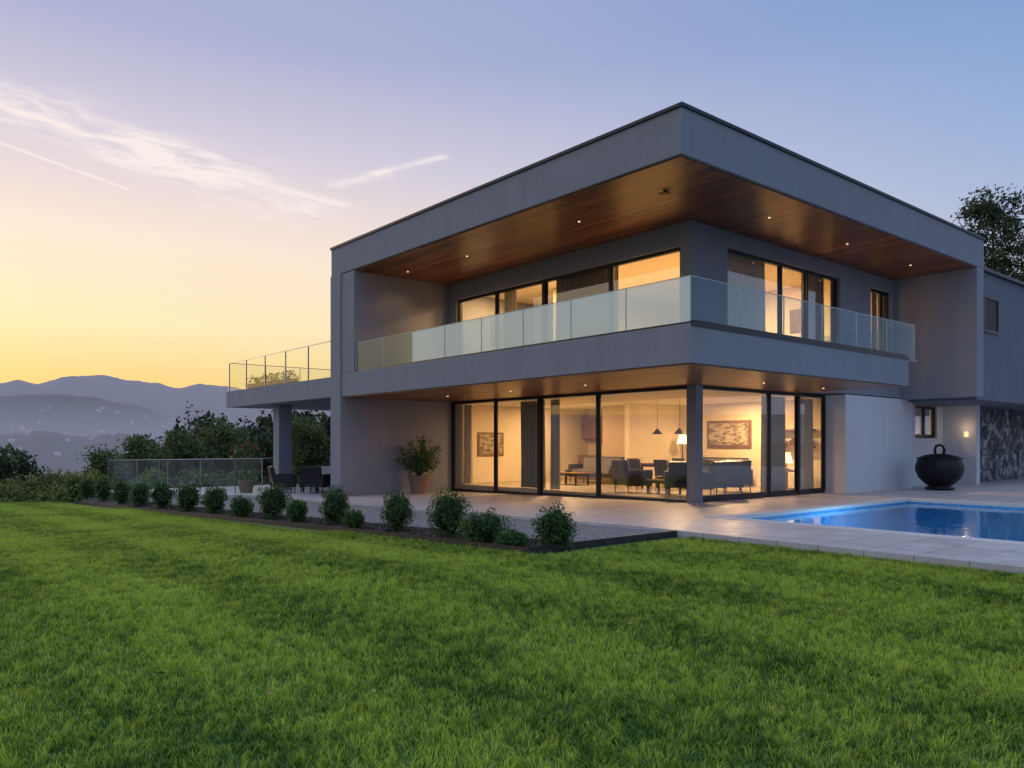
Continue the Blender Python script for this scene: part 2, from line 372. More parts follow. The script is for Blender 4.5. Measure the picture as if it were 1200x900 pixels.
dl=MB()
for i,(v,u) in enumerate(((1.5,4.2),(1.5,8.4),(1.3,11),(4.5,1.3),(8,1.3),(11.6,1.3))):
    dl.lathe([(0,0),(.022,0),(.03,.012)],(v,u,6.286),16)
    if i in(0,2,4): light('soffit_downlight','SPOT',v,u,6.27,20,(1,.6,.28),.02,spot=130)
for i,(v,u) in enumerate(((2,4.5),(2,7.2),(2,10),(4.6,1.5),(7.2,1.5))):
    dl.lathe([(0,0),(.022,0),(.03,.012)],(v,u,2.664),16)
    if i in(0,2,4): light('balcony_downlight','SPOT',v,u,2.65,30,(1,.6,.28),.02,spot=140)
dl.obj('downlight_lenses',LAMPM,parent=H)
sc=MB(); sc.box(17.6,17.7,2.0,2.1,1.55,1.72); sc.obj('wall_sconce',LAMPM,parent=H,bevel=.01)
light('sconce_lamp','POINT',17.4,2.05,1.85,2,(1,.7,.4),.04)
b=MB(); b.lathe([(0,-.05),(.035,-.045),(.05,0)],(1.3,1.6,6.3),14)
for k in range(7):
    t=k*.9; b.tube([(1.3,1.6,6.27),(1.3+.09*math.cos(t),1.6+.09*math.sin(t),6.24),(1.3+.15*math.cos(t),1.6+.15*math.sin(t),6.27)],[.009,.008,.005],5)
b.obj('soffit_fixture',DARK,parent=H)

# ---------------- furniture
def fm(v,u,z,rot): return HM@Matrix.Translation((v,u,z))@Matrix.Rotation(rot,4,'Z')
def armchair(v,u,rot,z=.015,mats=None,name='armchair',w=.34):
    b=MB(); T=Matrix.Translation((0,.30,.36))@Matrix.Rotation(math.radians(-12),4,'X')
    b.box(-w,w,-.34,.34,.22,.34,0); b.box(-w+.06,w-.06,-.34,.26,.345,.46,1)
    b.box(-w,w,-.06,.07,0,.52,0,T); b.box(-w+.07,w-.07,-.15,-.065,.08,.46,1,T)
    for s in (-1,1):
        b.box(min(s*w,s*(w+.08)),max(s*w,s*(w+.08)),-.36,.38,.2,.62,0)
        for y in (-.3,.32): b.tube([(s*(w+.02),y,.22),(s*(w+.04),y*1.05,0)],[.022,.014],8,2)
    return b.obj(name,mats or [LEATH,FABR,OAK],fm(v,u,z,rot),bevel=.025)
def chair(v,u,rot,z=.015,mats=None,name='dining_chair'):
    b=MB(); T=Matrix.Translation((0,.2,.45))@Matrix.Rotation(math.radians(-9),4,'X')
    b.box(-.23,.23,-.23,.23,.42,.48,0); b.box(-.22,.22,-.02,.03,.04,.42,0,T)
    for s in (-1,1):
        for y in (-.19,.19): b.tube([(s*.19,y,.42),(s*.22,y*1.1,0)],[.018,.012],8,1)
    return b.obj(name,mats or [LEATH,OAK],fm(v,u,z,rot),bevel=.012)
def table(v,u,rot,z=.015,w=.8,l=1.6,h=.74,mats=None,name='dining_table'):
    b=MB(); b.box(-w/2,w/2,-l/2,l/2,h-.04,h,0)
    for x in (-1,1):
        for y in (-1,1): b.box(x*(w/2-.08)-.025,x*(w/2-.08)+.025,y*(l/2-.1)-.025,y*(l/2-.1)+.025,0,h-.042,1)
    b.box(-w/2+.06,w/2-.06,-l/2+.1,l/2-.1,h-.1,h-.042,1)
    b.lathe([(0,0),(.1,.02),(.14,.07),(.13,.07),(.09,.03),(0,.015)],(0,.1,h),20,1)
    return b.obj(name,mats or [OAK,DARK],fm(v,u,z,rot),bevel=.006)
table(7.0,6.1,0)
for v,u,r in ((6.3,5.6,1.57),(6.3,6.5,1.57),(7.7,5.6,-1.57),(7.7,6.5,-1.57),(7,5.0,3.14),(7,7.2,0)): chair(v,u,r+random.uniform(-.15,.15))
armchair(4.9,5.6,1.2); armchair(4.9,4.0,2.3); armchair(6.0,3.6,2.8)
table(5.2,4.8,0,w=.6,l=.9,h=.38,name='coffee_table')
armchair(5.2,3.5,3.3); armchair(7.2,4.1,2.6)
table(6.5,9.6,0,w=.7,l=1.2,h=.4,name='coffee_table'); armchair(7.7,9.6,-1.57,name='sofa',w=.9)
armchair(9.3,6.2,-1.57,name='sofa',w=.95)
def lamp(v,u,z,h,name='table_lamp',sc_=1):
    b=MB(); b.lathe([(0,0),(.12,0),(.12,.02),(.015,.04),(.015,h-.28),(0,h-.28)],seg=20); b.lathe([(.1*sc_,h),(.17*sc_,h-.3)],seg=24,mi=1)
    b.obj(name,[DARK,SHADE],fm(v,u,z,0),smooth=True)
b=MB(); b.box(-.25,.25,-.25,.25,.5,.55); b.box(-.03,.03,-.03,.03,0.02,.5); b.box(-.18,.18,-.18,.18,0,.02); b.obj('side_table',[OAK],fm(9.6,3.9,.015,0),bevel=.005)
lamp(9.6,3.9,.565,.5); lamp(9.6,7.6,.015,1.6,'floor_lamp',1.1)
b=MB()
for uu in (5.7,6.5):
    b.tube([(7,uu,2.6),(7,uu,1.75)],[.006,.006],6); b.lathe([(.02,.16),(.16,.0)],(7,uu,1.6),20)
b.obj('pendant_lamps',DARK,parent=H)
b=MB(); b.box(-.3,.3,-.25,.25,0,.6); b.obj('bedside_cabinet',[OAK],fm(10.6,3.6,3.395,0),bevel=.01); lamp(10.6,3.6,3.995,.6)
for v,u,r in ((.4,15.0,2.2),(1.4,16.6,-.6),(-.2,16.2,1.3),(1.9,15.0,3.4)): armchair(v,u,r,zt(u),[DARK,CUSH,DARK],'patio_armchair')
table(.8,15.8,.3,zt(15.8),.8,.8,.5,[DARK,DARK],'patio_table')

# ---------------- ground sheets
def vmin(u): return -1.3 if u<15 else -1.3-2.8*min(1,(u-15)/7.5)
def vbed(u): return -4.28-.04*max(0,u-4)
b=MB()
us=list(np.arange(0,24.01,.5))
for i in range(len(us)-1):
    p,q=us[i],us[i+1]
    b.quad((vmin(p),p,zt(p)),(30,p,zt(p)),(30,q,zt(q)),(vmin(q),q,zt(q)))
    b.quad((vmin(q),q,zt(q)),(vmin(q),q,zt(q)-.6),(vmin(p),p,zt(p)-.6),(vmin(p),p,zt(p)))
b.quad((vmin(24),24,zt(24)),(30,24,zt(24)),(30,24,-3),(vmin(24),24,-3))
for x in ((-1.3,1.1,-14,0),(1.1,8.4,-14,-9),(8.4,30,-14,0)):
    b.quad((x[0],x[2],0),(x[1],x[2],0),(x[1],x[3],0),(x[0],x[3],0))
b.quad((-1.3,-14,0),(-1.3,0,0),(-1.3,0,-.6),(-1.3,-14,-.6))
b.obj('terrace_paving',PAVE,HM)
b=MB()
for x in ((.78,1.12,-9.3,.3),(8.38,8.72,-9.3,.3),(1.125,8.375,-.02,.3),(1.125,8.375,-9.3,-8.98)): b.box(x[0],x[1],x[2],x[3],-.06,.006)
b.obj('pool_coping',COPE,HM)
def tilemat():
    m,nt,o=newmat('pool_tile'); tc=nn(nt,'ShaderNodeTexCoord').outputs['Object']
    v=nn(nt,'ShaderNodeTexVoronoi'); v.inputs['Scale'].default_value=14; nt.links.new(tc,v.inputs['Vector'])
    sp=nn(nt,'ShaderNodeSeparateColor'); nt.links.new(v.outputs['Color'],sp.inputs[0])
    prin(nt,o,ramp(nt,sp.outputs[0],[(0,(.04,.27,.62)),(1,(.09,.4,.82))]),.4); return m
b=MB(); a0,a1,c0,c1=1.1,8.4,-9,0
b.quad((a0,c0,-1.4),(a1,c0,-1.4),(a1,c1,-1.4),(a0,c1,-1.4)); b.quad((a0,c0,-1.4),(a0,c1,-1.4),(a0,c1,-.0),(a0,c0,-.0)); b.quad((a1,c1,-1.4),(a1,c0,-1.4),(a1,c0,-.0),(a1,c1,-.0))
b.quad((a0,c1,-1.4),(a1,c1,-1.4),(a1,c1,-.0),(a0,c1,-.0)); b.quad((a1,c0,-1.4),(a0,c0,-1.4),(a0,c0,-.0),(a1,c0,-.0))
b.obj('swimming_pool',tilemat(),HM)
m,nt,o=newmat('pool_water'); tc=nn(nt,'ShaderNodeTexCoord').outputs['Object']
bp=bumpn(nt,noi(nt,tc,2.2,3),.2,.03)
lw=nn(nt,'ShaderNodeFresnel'); lw.inputs[0].default_value=1.33; nt.links.new(bp,lw.inputs['Normal'])
t=nn(nt,'ShaderNodeBsdfTransparent'); t.inputs[0].default_value=(.55,.85,1,1); g=nn(nt,'ShaderNodeBsdfGlossy'); g.inputs['Roughness'].default_value=.02; g.inputs[0].default_value=(.8,.93,1,1); nt.links.new(bp,g.inputs['Normal'])
x=nn(nt,'ShaderNodeMixShader'); nt.links.new(lw.outputs[0],x.inputs[0]); nt.links.new(t.outputs[0],x.inputs[1]); nt.links.new(g.outputs[0],x.inputs[2]); nt.links.new(x.outputs[0],o.inputs[0])
b=MB(); b.quad((a0+.003,c0,-.09),(a1-.003,c0,-.09),(a1-.003,c1,-.09),(a0+.003,c1,-.09)); b.obj('pool_water',m,HM)
light('pool_light','POINT',4.6,-1.2,-.9,120,(.5,.8,1),.1)
def strip(u,v):
    a=vbed(u); c=vmin(u); t=(v-a)/(c-a); return zl(u)+.02+(zt(u)-.05-zl(u)-.02)*min(1,max(0,t))
bb=MB(); gg=MB(); us=list(np.arange(-.7,23.3,.5))
for i in range(len(us)-1):
    p,q=us[i],us[i+1]
    def sp_(u): return min(vbed(u)+1.1,vmin(u)-.05)
    for (lo,hi,B) in ((vbed,sp_,bb),(sp_,vmin,gg)):
        n=4
        for k in range(n):
            def P(u,k): 
                v=lo(u)+(hi(u)-lo(u))*k/n; return (v,u,strip(u,v)+(.015*noise.noise((v*3,u*3,0)) if B is bb else 0))
            B.quad(P(p,k),P(p,k+1),P(q,k+1),P(q,k))
C=[]
for i in range(5000):
    u=random.uniform(-.6,18); v=vbed(u)+random.uniform(.06,1.05); C.append((v,u,strip(u,v)+.012))
bb.leaves(C,.02,.4); bb.obj('planting_bed_mulch',MULCH,HM)
gg.obj('gravel_path',GRAV,HM)
pb=MB()
for i in range(5000):
    u=random.uniform(-.65,9); v=random.uniform(vbed(u)+1.1,-1.35); z=strip(u,v); r=random.uniform(.007,.016)
    pb.add([(v+r,u,z),(v,u+r,z),(v-r,u,z),(v,u-r,z),(v+r*.2,u,z+r*.8)],[(0,1,4),(1,2,4),(2,3,4),(3,0,4)])
pb.obj('gravel_pebbles',M('pebble',(.3,.29,.3),.8,var=.5,vs=40),HM)
b=MB()
for i in range(len(us)-1):
    p,q=us[i],us[i+1]
    V=[]
    for u in (p,q):
        v=vbed(u); V+= [(v-.03,u,zl(u)-.2),(v,u,zl(u)-.2),(v,u,zl(u)+.09),(v-.03,u,zl(u)+.09)]
    b.add(V,[(0,4,7,3),(1,2,6,5),(3,7,6,2),(0,1,5,4)])
b.box(-4.31,-1.32,-.735,-.705,-.3,.0)
b.obj('steel_edging',STEEL,HM)
def lawnmat():
    m,nt,o=newmat('lawn_soil_grass'); pos=nn(nt,'ShaderNodeNewGeometry').outputs['Position']
    c=ramp(nt,noi(nt,pos,1.2,5,.7),[(.3,(.04,.10,.014)),(.7,(.10,.19,.025))])
    c=mix(nt,.5,c,ramp(nt,noi(nt,pos,60,3),[(.3,(.3,.3,.3)),(.7,(1,1,1))]),'MULTIPLY')
    prin(nt,o,c,.9,0,None); return m
b=MB()
ug=list(np.arange(-18,26.1,.5))
def lz(v,u): return zl(u)+.012*noise.noise((v*.5,u*.5,3))
V=[];Fa=[]
vg=list(np.arange(-26.28,-4.27,.5)); nv=len(vg)
for u in ug:
    for k,v in enumerate(vg):
        vv=v if k<nv-1 else (vbed(u) if u>-.72 else -4.28); V.append((vv,u,lz(vv,u)))
for i in range(len(ug)-1):
    for k in range(nv-1): Fa.append((i*nv+k,(i+1)*nv+k,(i+1)*nv+k+1,i*nv+k+1))
b.add(V,Fa)
b.quad((-4.28,-18,-.1),(-4.28,-.73,-.1),(-1.3,-.73,-.1),(-1.3,-18,-.1))
b.quad((-26.28,26,zl(26)),(vbed(26),26,zl(26)),(-1,26,-4),(-30,26,-4))
b.quad((vbed(23),23,zl(23)),(vbed(26),26,zl(26)),(2,26,zl(26)),(2,23.9,zl(23.9)-.02))
b.obj('lawn',lawnmat(),HM)
GR=leafmat('grass_blades',(.034,.11,.010),(.47,.61,.08),.3,.5,.5,stripes=True)
def patch(seed,n=1500,sz=.5):
    r=np.random.default_rng(seed); b=MB()
    x=(r.random(n)-.5)*(sz+.02); y=(r.random(n)-.5)*(sz+.02); h=.025+.025*r.random(n)+.02*(r.random(n)>.94)
    a=r.random(n)*6.283; l=r.random(n)*.035+.008; w=.002+.0018*r.random(n); la=r.random(n)*6.283
    rr=r.random(n); V=[];Fa=[];R=[]
    for i in range(n):
        k=noise.noise((x[i]*14,y[i]*14,seed)); hh=h[i]*(1+.8*k); la_=la[i]*.4+noise.noise((x[i]*7,y[i]*7,seed+9))*9
        dx,dy=math.cos(a[i])*w[i],math.sin(a[i])*w[i]; lx,ly=math.cos(la_)*l[i],math.sin(la_)*l[i]
        X,Y=x[i],y[i]; o=len(V)
        V+=[(X-dx,Y-dy,0),(X+dx,Y+dy,0),(X+lx*.35+dx*.8,Y+ly*.35+dy*.8,hh*.6),(X+lx*.35-dx*.8,Y+ly*.35-dy*.8,hh*.6),(X+lx,Y+ly,hh)]
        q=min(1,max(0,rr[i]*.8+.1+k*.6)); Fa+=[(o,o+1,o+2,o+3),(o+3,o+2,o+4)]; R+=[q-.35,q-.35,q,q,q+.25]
    b.add(V,Fa,0,R); return b.mesh('grass_tuft_patch',[GR])
lawnp=empty('lawn_grass')
cells=[]
for ui in np.arange(-12,25.9,.5):
    for vi in np.arange(-20.28,-1.3,.5):
        u=ui+.25;v=vi+.25
        ok=(v+.24<vbed(u)) if u>-.73 else (v+.2<-1.3)
        if -.98<u<-.72 and v>-4.3: ok=False
        if not ok: continue
        w=W(v,u)
        if w.y<2.2 or abs(w.x)>.68*w.y+1.0 : continue
        cells.append((v,u))
for k in range(4):
    me=patch(100+k); ins=MB()
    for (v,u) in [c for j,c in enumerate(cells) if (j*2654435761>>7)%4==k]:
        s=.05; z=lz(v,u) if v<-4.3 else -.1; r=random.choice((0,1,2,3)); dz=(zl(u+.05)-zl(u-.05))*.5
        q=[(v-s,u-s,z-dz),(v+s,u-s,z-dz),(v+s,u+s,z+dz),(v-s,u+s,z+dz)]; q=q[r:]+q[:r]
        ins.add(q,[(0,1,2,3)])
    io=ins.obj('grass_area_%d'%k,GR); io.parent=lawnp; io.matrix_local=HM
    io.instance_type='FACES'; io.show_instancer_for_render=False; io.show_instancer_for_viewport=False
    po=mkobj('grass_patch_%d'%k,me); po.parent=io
C=[]
for i in range(45):
    y=random.uniform(4,14); x=random.uniform(-.6,.6)*y; v,u=LOC(x,y)
    if v<-4.5: C.append((v,u,zl(u)+.045))
b=MB(); b.leaves(C,.022,.6,flat=.8); b.obj('fallen_leaves',M('dry_leaf',(.28,.19,.09),.8,var=.4,vs=30),HM)

# ---------------- shrubs
BOX=leafmat('boxwood_leaves',(.012,.036,.010),(.10,.21,.045),.2,6)
LAUR=leafmat('laurel_leaves',(.012,.035,.010),(.08,.17,.04),.2,2)
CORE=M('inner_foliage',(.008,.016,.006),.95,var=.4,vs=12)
def blob(n,R,h,seed,lump=.22,shell=.5):
    r=np.random.default_rng(seed); d=r.normal(size=(n,3)); d/=np.linalg.norm(d,axis=1)[:,None]
    rad=(shell+(1-shell)*r.random(n)**.5); out=[]
    for i in range(n):
        dd=d[i]; k=1+lump*noise.noise((dd[0]*2.2+seed,dd[1]*2.2,dd[2]*2.2))*2+.08*noise.noise((dd[0]*7,dd[1]*7+seed,dd[2]*7))*2
        p=dd*rad[i]*k; out.append((p[0]*R,p[1]*R,max(.01,h*.5+p[2]*h*.53)))
    return np.array(out)
def shrub(name,loc,R,h,seed,n=2600,ls=.02,mat=BOX,lump=.22):
    b=MB(); b.leaves(blob(n,R,h,seed,lump,.62),ls,.5)
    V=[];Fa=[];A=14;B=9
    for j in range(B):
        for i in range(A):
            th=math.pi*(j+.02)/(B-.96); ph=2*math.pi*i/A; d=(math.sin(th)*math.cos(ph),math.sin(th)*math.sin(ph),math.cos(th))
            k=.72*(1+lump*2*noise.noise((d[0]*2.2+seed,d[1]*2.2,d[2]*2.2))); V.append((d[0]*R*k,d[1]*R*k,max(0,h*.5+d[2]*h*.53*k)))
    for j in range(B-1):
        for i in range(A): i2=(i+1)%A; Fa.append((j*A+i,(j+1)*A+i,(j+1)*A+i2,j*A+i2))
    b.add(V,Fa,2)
    for k in range(3):
        t=k*2.1; b.tube([(0,0,-.05),(math.cos(t)*R*.2,math.sin(t)*R*.2,h*.3)],[.015,.01],5,1)
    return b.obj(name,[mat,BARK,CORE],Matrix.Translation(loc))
def u_from_x(x,off):
    lo,hi=-.7,40
    for _ in range(50):
        m=(lo+hi)/2; w=W(vbed(m)+off,m); xx=600+F*w.x/w.y
        if xx>x: lo=m
        else: hi=m
    return m
SH=[(650,48,48,.5),(567,62,34,.45),(525,48,52,.6),(466,38,44,.6),(415,24,20,.4),(393,36,42,.65),(348,24,26,.45),(320,38,38,.6),(283,26,22,.4),(252,28,30,.6),(221,30,30,.55),(190,28,30,.55),(165,24,27,.55),(143,22,26,.5),(121,20,24,.5),(103,20,22,.5),(88,18,20,.5)]
for i,(x,w,h,off) in enumerate(SH):
    u=u_from_x(x,off); v=vbed(u)+off; p=W(v,u,strip(u,v)); s=p.y/F
    shrub('boxwood_shrub',p,w*s*.48,h*s,i*3+1,n=3600 if x>300 else 1600,ls=.017 if x>300 else .028,lump=.3)
u=u_from_x(600,.3); p=W(vbed(u)+.3,u,strip(u,-4)); shrub('boxwood_shrub',p,.22,.2,77,ls=.016)
gs=MB()
for i in range(40):
    x=random.uniform(-140,140); Y=random.uniform(27.5,36); X=(x-600)/F*Y; R=random.uniform(.5,1.1); h=random.uniform(.6,1.7)
    v,u=LOC(X,Y)
    if u<24.3: u=24.3+random.random()*2
    w=W(v,u); c=blob(900,R,h,200+i)+np.array((w.x,w.y,-1.35)); gs.leaves(c,.065,.5)
gs.obj('garden_hedge',leafmat('hedge_leaves',(.015,.04,.012),(.26,.30,.08),.3,.45))
pp=W(2.3,11.95,zt(12))
b=MB(); b.lathe([(0,0),(.22,0),(.33,.5),(.35,.5),(.35,.56),(.31,.56),(.29,.5),(0,.48)],seg=28)
for k in range(80):
    t=random.uniform(0,6.28); r=random.uniform(.15,.75); h=random.uniform(.6,1.5)*(1.15-r*.5); b.tube([(0,0,.5),(math.cos(t)*r*.4,math.sin(t)*r*.4,.5+h*.55),(math.cos(t)*r,math.sin(t)*r,.5+h*.8)],[.008,.006,.003],4,2)
    n=16; tt=rng.random(n); C=np.stack([math.cos(t)*r*(.3+.7*tt),math.sin(t)*r*(.3+.7*tt),.5+h*(.3+.55*tt)],1)+rng.normal(size=(n,3))*.05; b.leaves(C,.075,.25,1)
b.obj('potted_plant',[TERRA,LAUR,BARK],Matrix.Translation(pp))
fp=W(-.9,17.6,zt(17.6)); b=MB(); b.tube([(0,0,0),(.02,0,.5),(0,.02,1.0)],[.03,.025,.02],8,1)
b.leaves(blob(1100,.5,.85,5)+np.array((0,0,.75)),.05,.5); b.leaves(blob(90,.52,.86,9,.22,.9)+np.array((0,0,.78)),.05,.8,2); b.lathe([(0,0),(.2,0),(.27,.4),(.25,.4),(0,.36)],mi=3)
b.obj('flowering_standard',[LAUR,BARK,M('red_petals',(.5,.09,.05),.6),TERRA],Matrix.Translation(fp))
for (v,u,R,h) in ((5.2,14.5,.9,2.0),(5.6,17,1.2,2.6),(4.8,20.5,1,1.5)):
    shrub('laurel_bush',W(v,u,zt(u)),R,h,int(u*7),n=2600,ls=.07,mat=LAUR)
b=MB()
for k in range(5): b.leaves(blob(160,.3,.5,300+k)+np.array((.7,20.9-k*.8,3.4)),.05)
for k in range(5): b.box(.5,.9,20.7-k*.8,21.1-k*.8,3.335,3.6,1)
b.obj('terrace_planters',[LAUR,TERRA],HM)
w=Vector(((1101-600)/F*22.6,22.6,0)); b=MB()
b.lathe([(0,0),(.42,0),(.42,.05),(.3,.1),(.4,.16),(.6,.36),(.69,.6),(.69,.72),(.64,.9),(.6,.95),(.66,.97),(.66,1.0),(.58,1.0),(.5,1.05),(.3,1.1),(.1,1.12),(0,1.12)],seg=40)
b.tube([(-.16,0,1.08),(-.19,0,1.24),(-.13,0,1.36),(0,0,1.4),(.13,0,1.36),(.19,0,1.24),(.16,0,1.08)],[.04]*7,10)
for s in (-1,1): b.tube([(s*.64,-.1,.8),(s*.76,-.08,.78),(s*.76,.08,.78),(s*.64,.1,.8)],[.022]*4,8)
b.obj('iron_fire_bowl',IRON,Matrix.Translation(w)@Matrix.Rotation(.3,4,'Z')@Matrix.Scale(.92,4),smooth=True)
fg=MB(); fp_=MB()
def fence(P,Q,n):
    P=Vector(P);Q=Vector(Q); zf=lambda a: zt(a.y)
    panels(fg,P,Q,.06,1.1,n,.05,zf)
    for i in range(n+1):
        a=P+(Q-P)*i/n; z=zt(a.y); fp_.box(a.x-.012,a.x+.012,a.y-.012,a.y+.012,z,z+1.12)
    fp_.tube([(P.x,P.y,zt(P.y)+1.13),(Q.x,Q.y,zt(Q.y)+1.13)],[.014,.014],8)
fence((-1.75,16.3),(-4.0,22.6),4); fence((-4.0,22.6),(-3.5,23.9),1); fence((-3.5,23.9),(6,23.9),6); fence((-1.75,16.3),(-1.2,15.5),1)
fo=empty('glass_fence',HM); fg.obj('glass_panels',GLF,parent=fo); fp_.obj('posts',CHROME,parent=fo)
gp=MB()
for i in range(18):
    u=random.uniform(24.6,27); v=random.uniform(-4,6); R=random.uniform(.4,.8); h=random.uniform(.8,1.5)
    gp.leaves(blob(700,R,h,500+i)+np.array((v,u,-1.2)),.07,.5)
gp.obj('garden_border',leafmat('border_leaves',(.025,.06,.02),(.30,.38,.12),.3,.5),HM)

# ---------------- terrain
def interp(x,t):
    if x<=t[0][0]: return t[0][1]
    for (a,b_),(c,d) in zip(t,t[1:]):
        if x<=c: return b_+(d-b_)*sm((x-a)/(c-a))
    return t[-1][1]
R1=[(-400,452),(-120,446),(0,449),(22,445),(42,450),(78,442),(120,440),(150,446),(182,449),(208,456),(236,450),(262,452),(300,458),(420,450),(700,460),(1400,455)]
R2=[(-400,470),(-60,464),(0,463),(60,461),(100,464),(150,473),(200,487),(260,500),(400,505),(1400,500)]
R3=[(-400,505),(0,510),(50,505),(95,511),(140,506),(190,515),(260,514),(1400,517)]
def hf(th,r):
    base=-1.3-6*sm((r-30)/60)-50*sm((r-60)/500)
    tc=max(-1.05,min(1.05,th)); x=600+F*math.tan(tc); c=math.cos(tc); z=base
    px,py=r*math.sin(th),r*math.cos(th)
    for tab,rr,wd,na in ((R1,7500,.16,.05),(R2,3600,.2,.05),(R3,1500,.22,.07)):
        cr=CH+(HOR-interp(x,tab))/F*rr*c
        e=math.exp(-((r-rr)/(wd*rr))**2)
        k=noise.fractal((px/rr*9,py/rr*9,rr),1,2,6)
        ed=(cr-base)*e*(1+na*k*(1-.5*e))+ (cr-base)*e*.012*noise.noise((th*180,r/rr*6,1))
        z=max(z,base+ed)
    return z+ (noise.noise((px/90,py/90,0))*5 if r>150 else 0)
ths=[math.radians(a) for a in np.arange(-44,-8,.14)]+[math.radians(a) for a in np.arange(-8,316,2.5)]
rs=[4*(1.062**i) for i in range(132)]
b=MB(); V=[];Fa=[]; n=len(ths)
for r in rs:
    for t in ths: V.append((r*math.sin(t),r*math.cos(t),hf(t if t<math.pi else t-2*math.pi,r)))
for i in range(len(rs)-1):
    for k in range(n): k2=(k+1)%n; Fa.append((i*n+k,i*n+k2,(i+1)*n+k2,(i+1)*n+k)[::-1])
b.add(V,Fa)
def haze(nt,base,o,L=5200,col=(.27,.285,.41)):  # airlight mixed into the surface as emission that grows with distance
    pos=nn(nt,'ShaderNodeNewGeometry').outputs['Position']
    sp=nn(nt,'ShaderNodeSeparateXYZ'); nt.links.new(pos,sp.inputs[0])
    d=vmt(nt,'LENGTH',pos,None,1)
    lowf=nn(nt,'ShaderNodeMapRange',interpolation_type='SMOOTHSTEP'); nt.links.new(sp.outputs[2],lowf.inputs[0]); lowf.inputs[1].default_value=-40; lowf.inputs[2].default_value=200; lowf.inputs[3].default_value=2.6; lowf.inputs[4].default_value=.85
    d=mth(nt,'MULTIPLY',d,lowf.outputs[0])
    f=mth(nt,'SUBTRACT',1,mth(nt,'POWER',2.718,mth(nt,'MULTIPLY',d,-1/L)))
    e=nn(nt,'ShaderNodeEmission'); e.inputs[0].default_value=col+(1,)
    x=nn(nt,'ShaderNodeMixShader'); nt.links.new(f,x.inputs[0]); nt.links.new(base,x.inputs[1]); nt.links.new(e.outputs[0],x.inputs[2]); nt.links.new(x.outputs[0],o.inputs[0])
m,nt,o=newmat('hillside'); pos=nn(nt,'ShaderNodeNewGeometry').outputs['Position']
c=ramp(nt,noi(nt,pos,.012,6,.7),[(.35,(.012,.024,.018)),(.55,(.03,.045,.032)),(.7,(.07,.07,.05))])
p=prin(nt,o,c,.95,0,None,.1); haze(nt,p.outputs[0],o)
b.obj('hills',m,smooth=True)
b=MB()
for i in range(60):
    x=random.uniform(-40,230); th=math.atan((x-600)/F); r=random.choice((random.uniform(1150,1500),random.uniform(2500,3400)))
    z=hf(th,r); s=random.uniform(2.5,4.5)*(1 if r<2000 else 1.5); T=Matrix.Translation((r*math.sin(th),r*math.cos(th),z))@Matrix.Rotation(random.random()*3,4,'Z')
    b.box(-s,s,-s*.6,s*.6,-4,s*.8,0,T)
    b.add([T@Vector(q) for q in ((-s,-s*.7,s*.8),(s,-s*.7,s*.8),(s,s*.7,s*.8),(-s,s*.7,s*.8),(-s,0,s*1.2),(s,0,s*1.2))],[(0,1,5,4),(2,3,4,5),(0,4,3),(1,2,5)],0)
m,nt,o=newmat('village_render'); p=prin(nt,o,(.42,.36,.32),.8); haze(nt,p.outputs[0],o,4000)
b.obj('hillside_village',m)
dt=MB()
def conifer(X,Y,z0,top,R,seed,n=1000,ls=.22):
    r=np.random.default_rng(seed); Hh=top-z0; t=r.random(n)**.8
    rad=R*(1-t)**.8*(.35+.65*r.random(n)**.5)*(1+.2*np.sin(t*26+seed)); a=r.random(n)*6.283
    rad*=1+.18*np.sin(a*3+t*9+seed)
    C=np.stack([X+rad*np.cos(a),Y+rad*np.sin(a),z0+Hh*(.08+.92*t)-rad*.2],1); dt.leaves(C,ls,.4,0,.3)
    dt.tube([(X,Y,z0-1),(X,Y,z0+Hh*.97)],[.25,.04],6,1)
def broad(X,Y,z0,top,R,seed,n=900,ls=.26):
    h=(top-z0)*.75; c=blob(n,R,h,seed,.28)+np.array((X,Y,top-h)); dt.leaves(c,ls,.5); dt.tube([(X,Y,z0-1),(X,Y,top-h*.5)],[.3,.15],6,1)
TT=[(-150,532),(-20,524),(18,520),(40,548),(110,552),(135,535),(160,520),(190,508),(235,486),(262,482),(300,492),(335,482),(400,478),(460,480)]
for i in range(92):
    x=-120+i*6.2+random.uniform(-4,4)
    if 35<x<175 and i%3: continue
    Y=random.uniform(48,85); yt=interp(x,TT)+random.uniform(-3,20)
    X=(x-600)/F*Y; th=math.atan2(X,Y); z0=hf(th,math.hypot(X,Y)); top=CH+(HOR-yt)/F*Y
    if top-z0<2: top=z0+2
    if random.random()<.5: conifer(X,Y,z0,top,random.uniform(1.0,2.0),i)
    else: broad(X,Y,z0,top-.3,random.uniform(1.5,2.6),i)
dt.obj('distant_trees',[leafmat('distant_foliage',(.010,.022,.013),(.085,.12,.05),.2,.12),BARK])
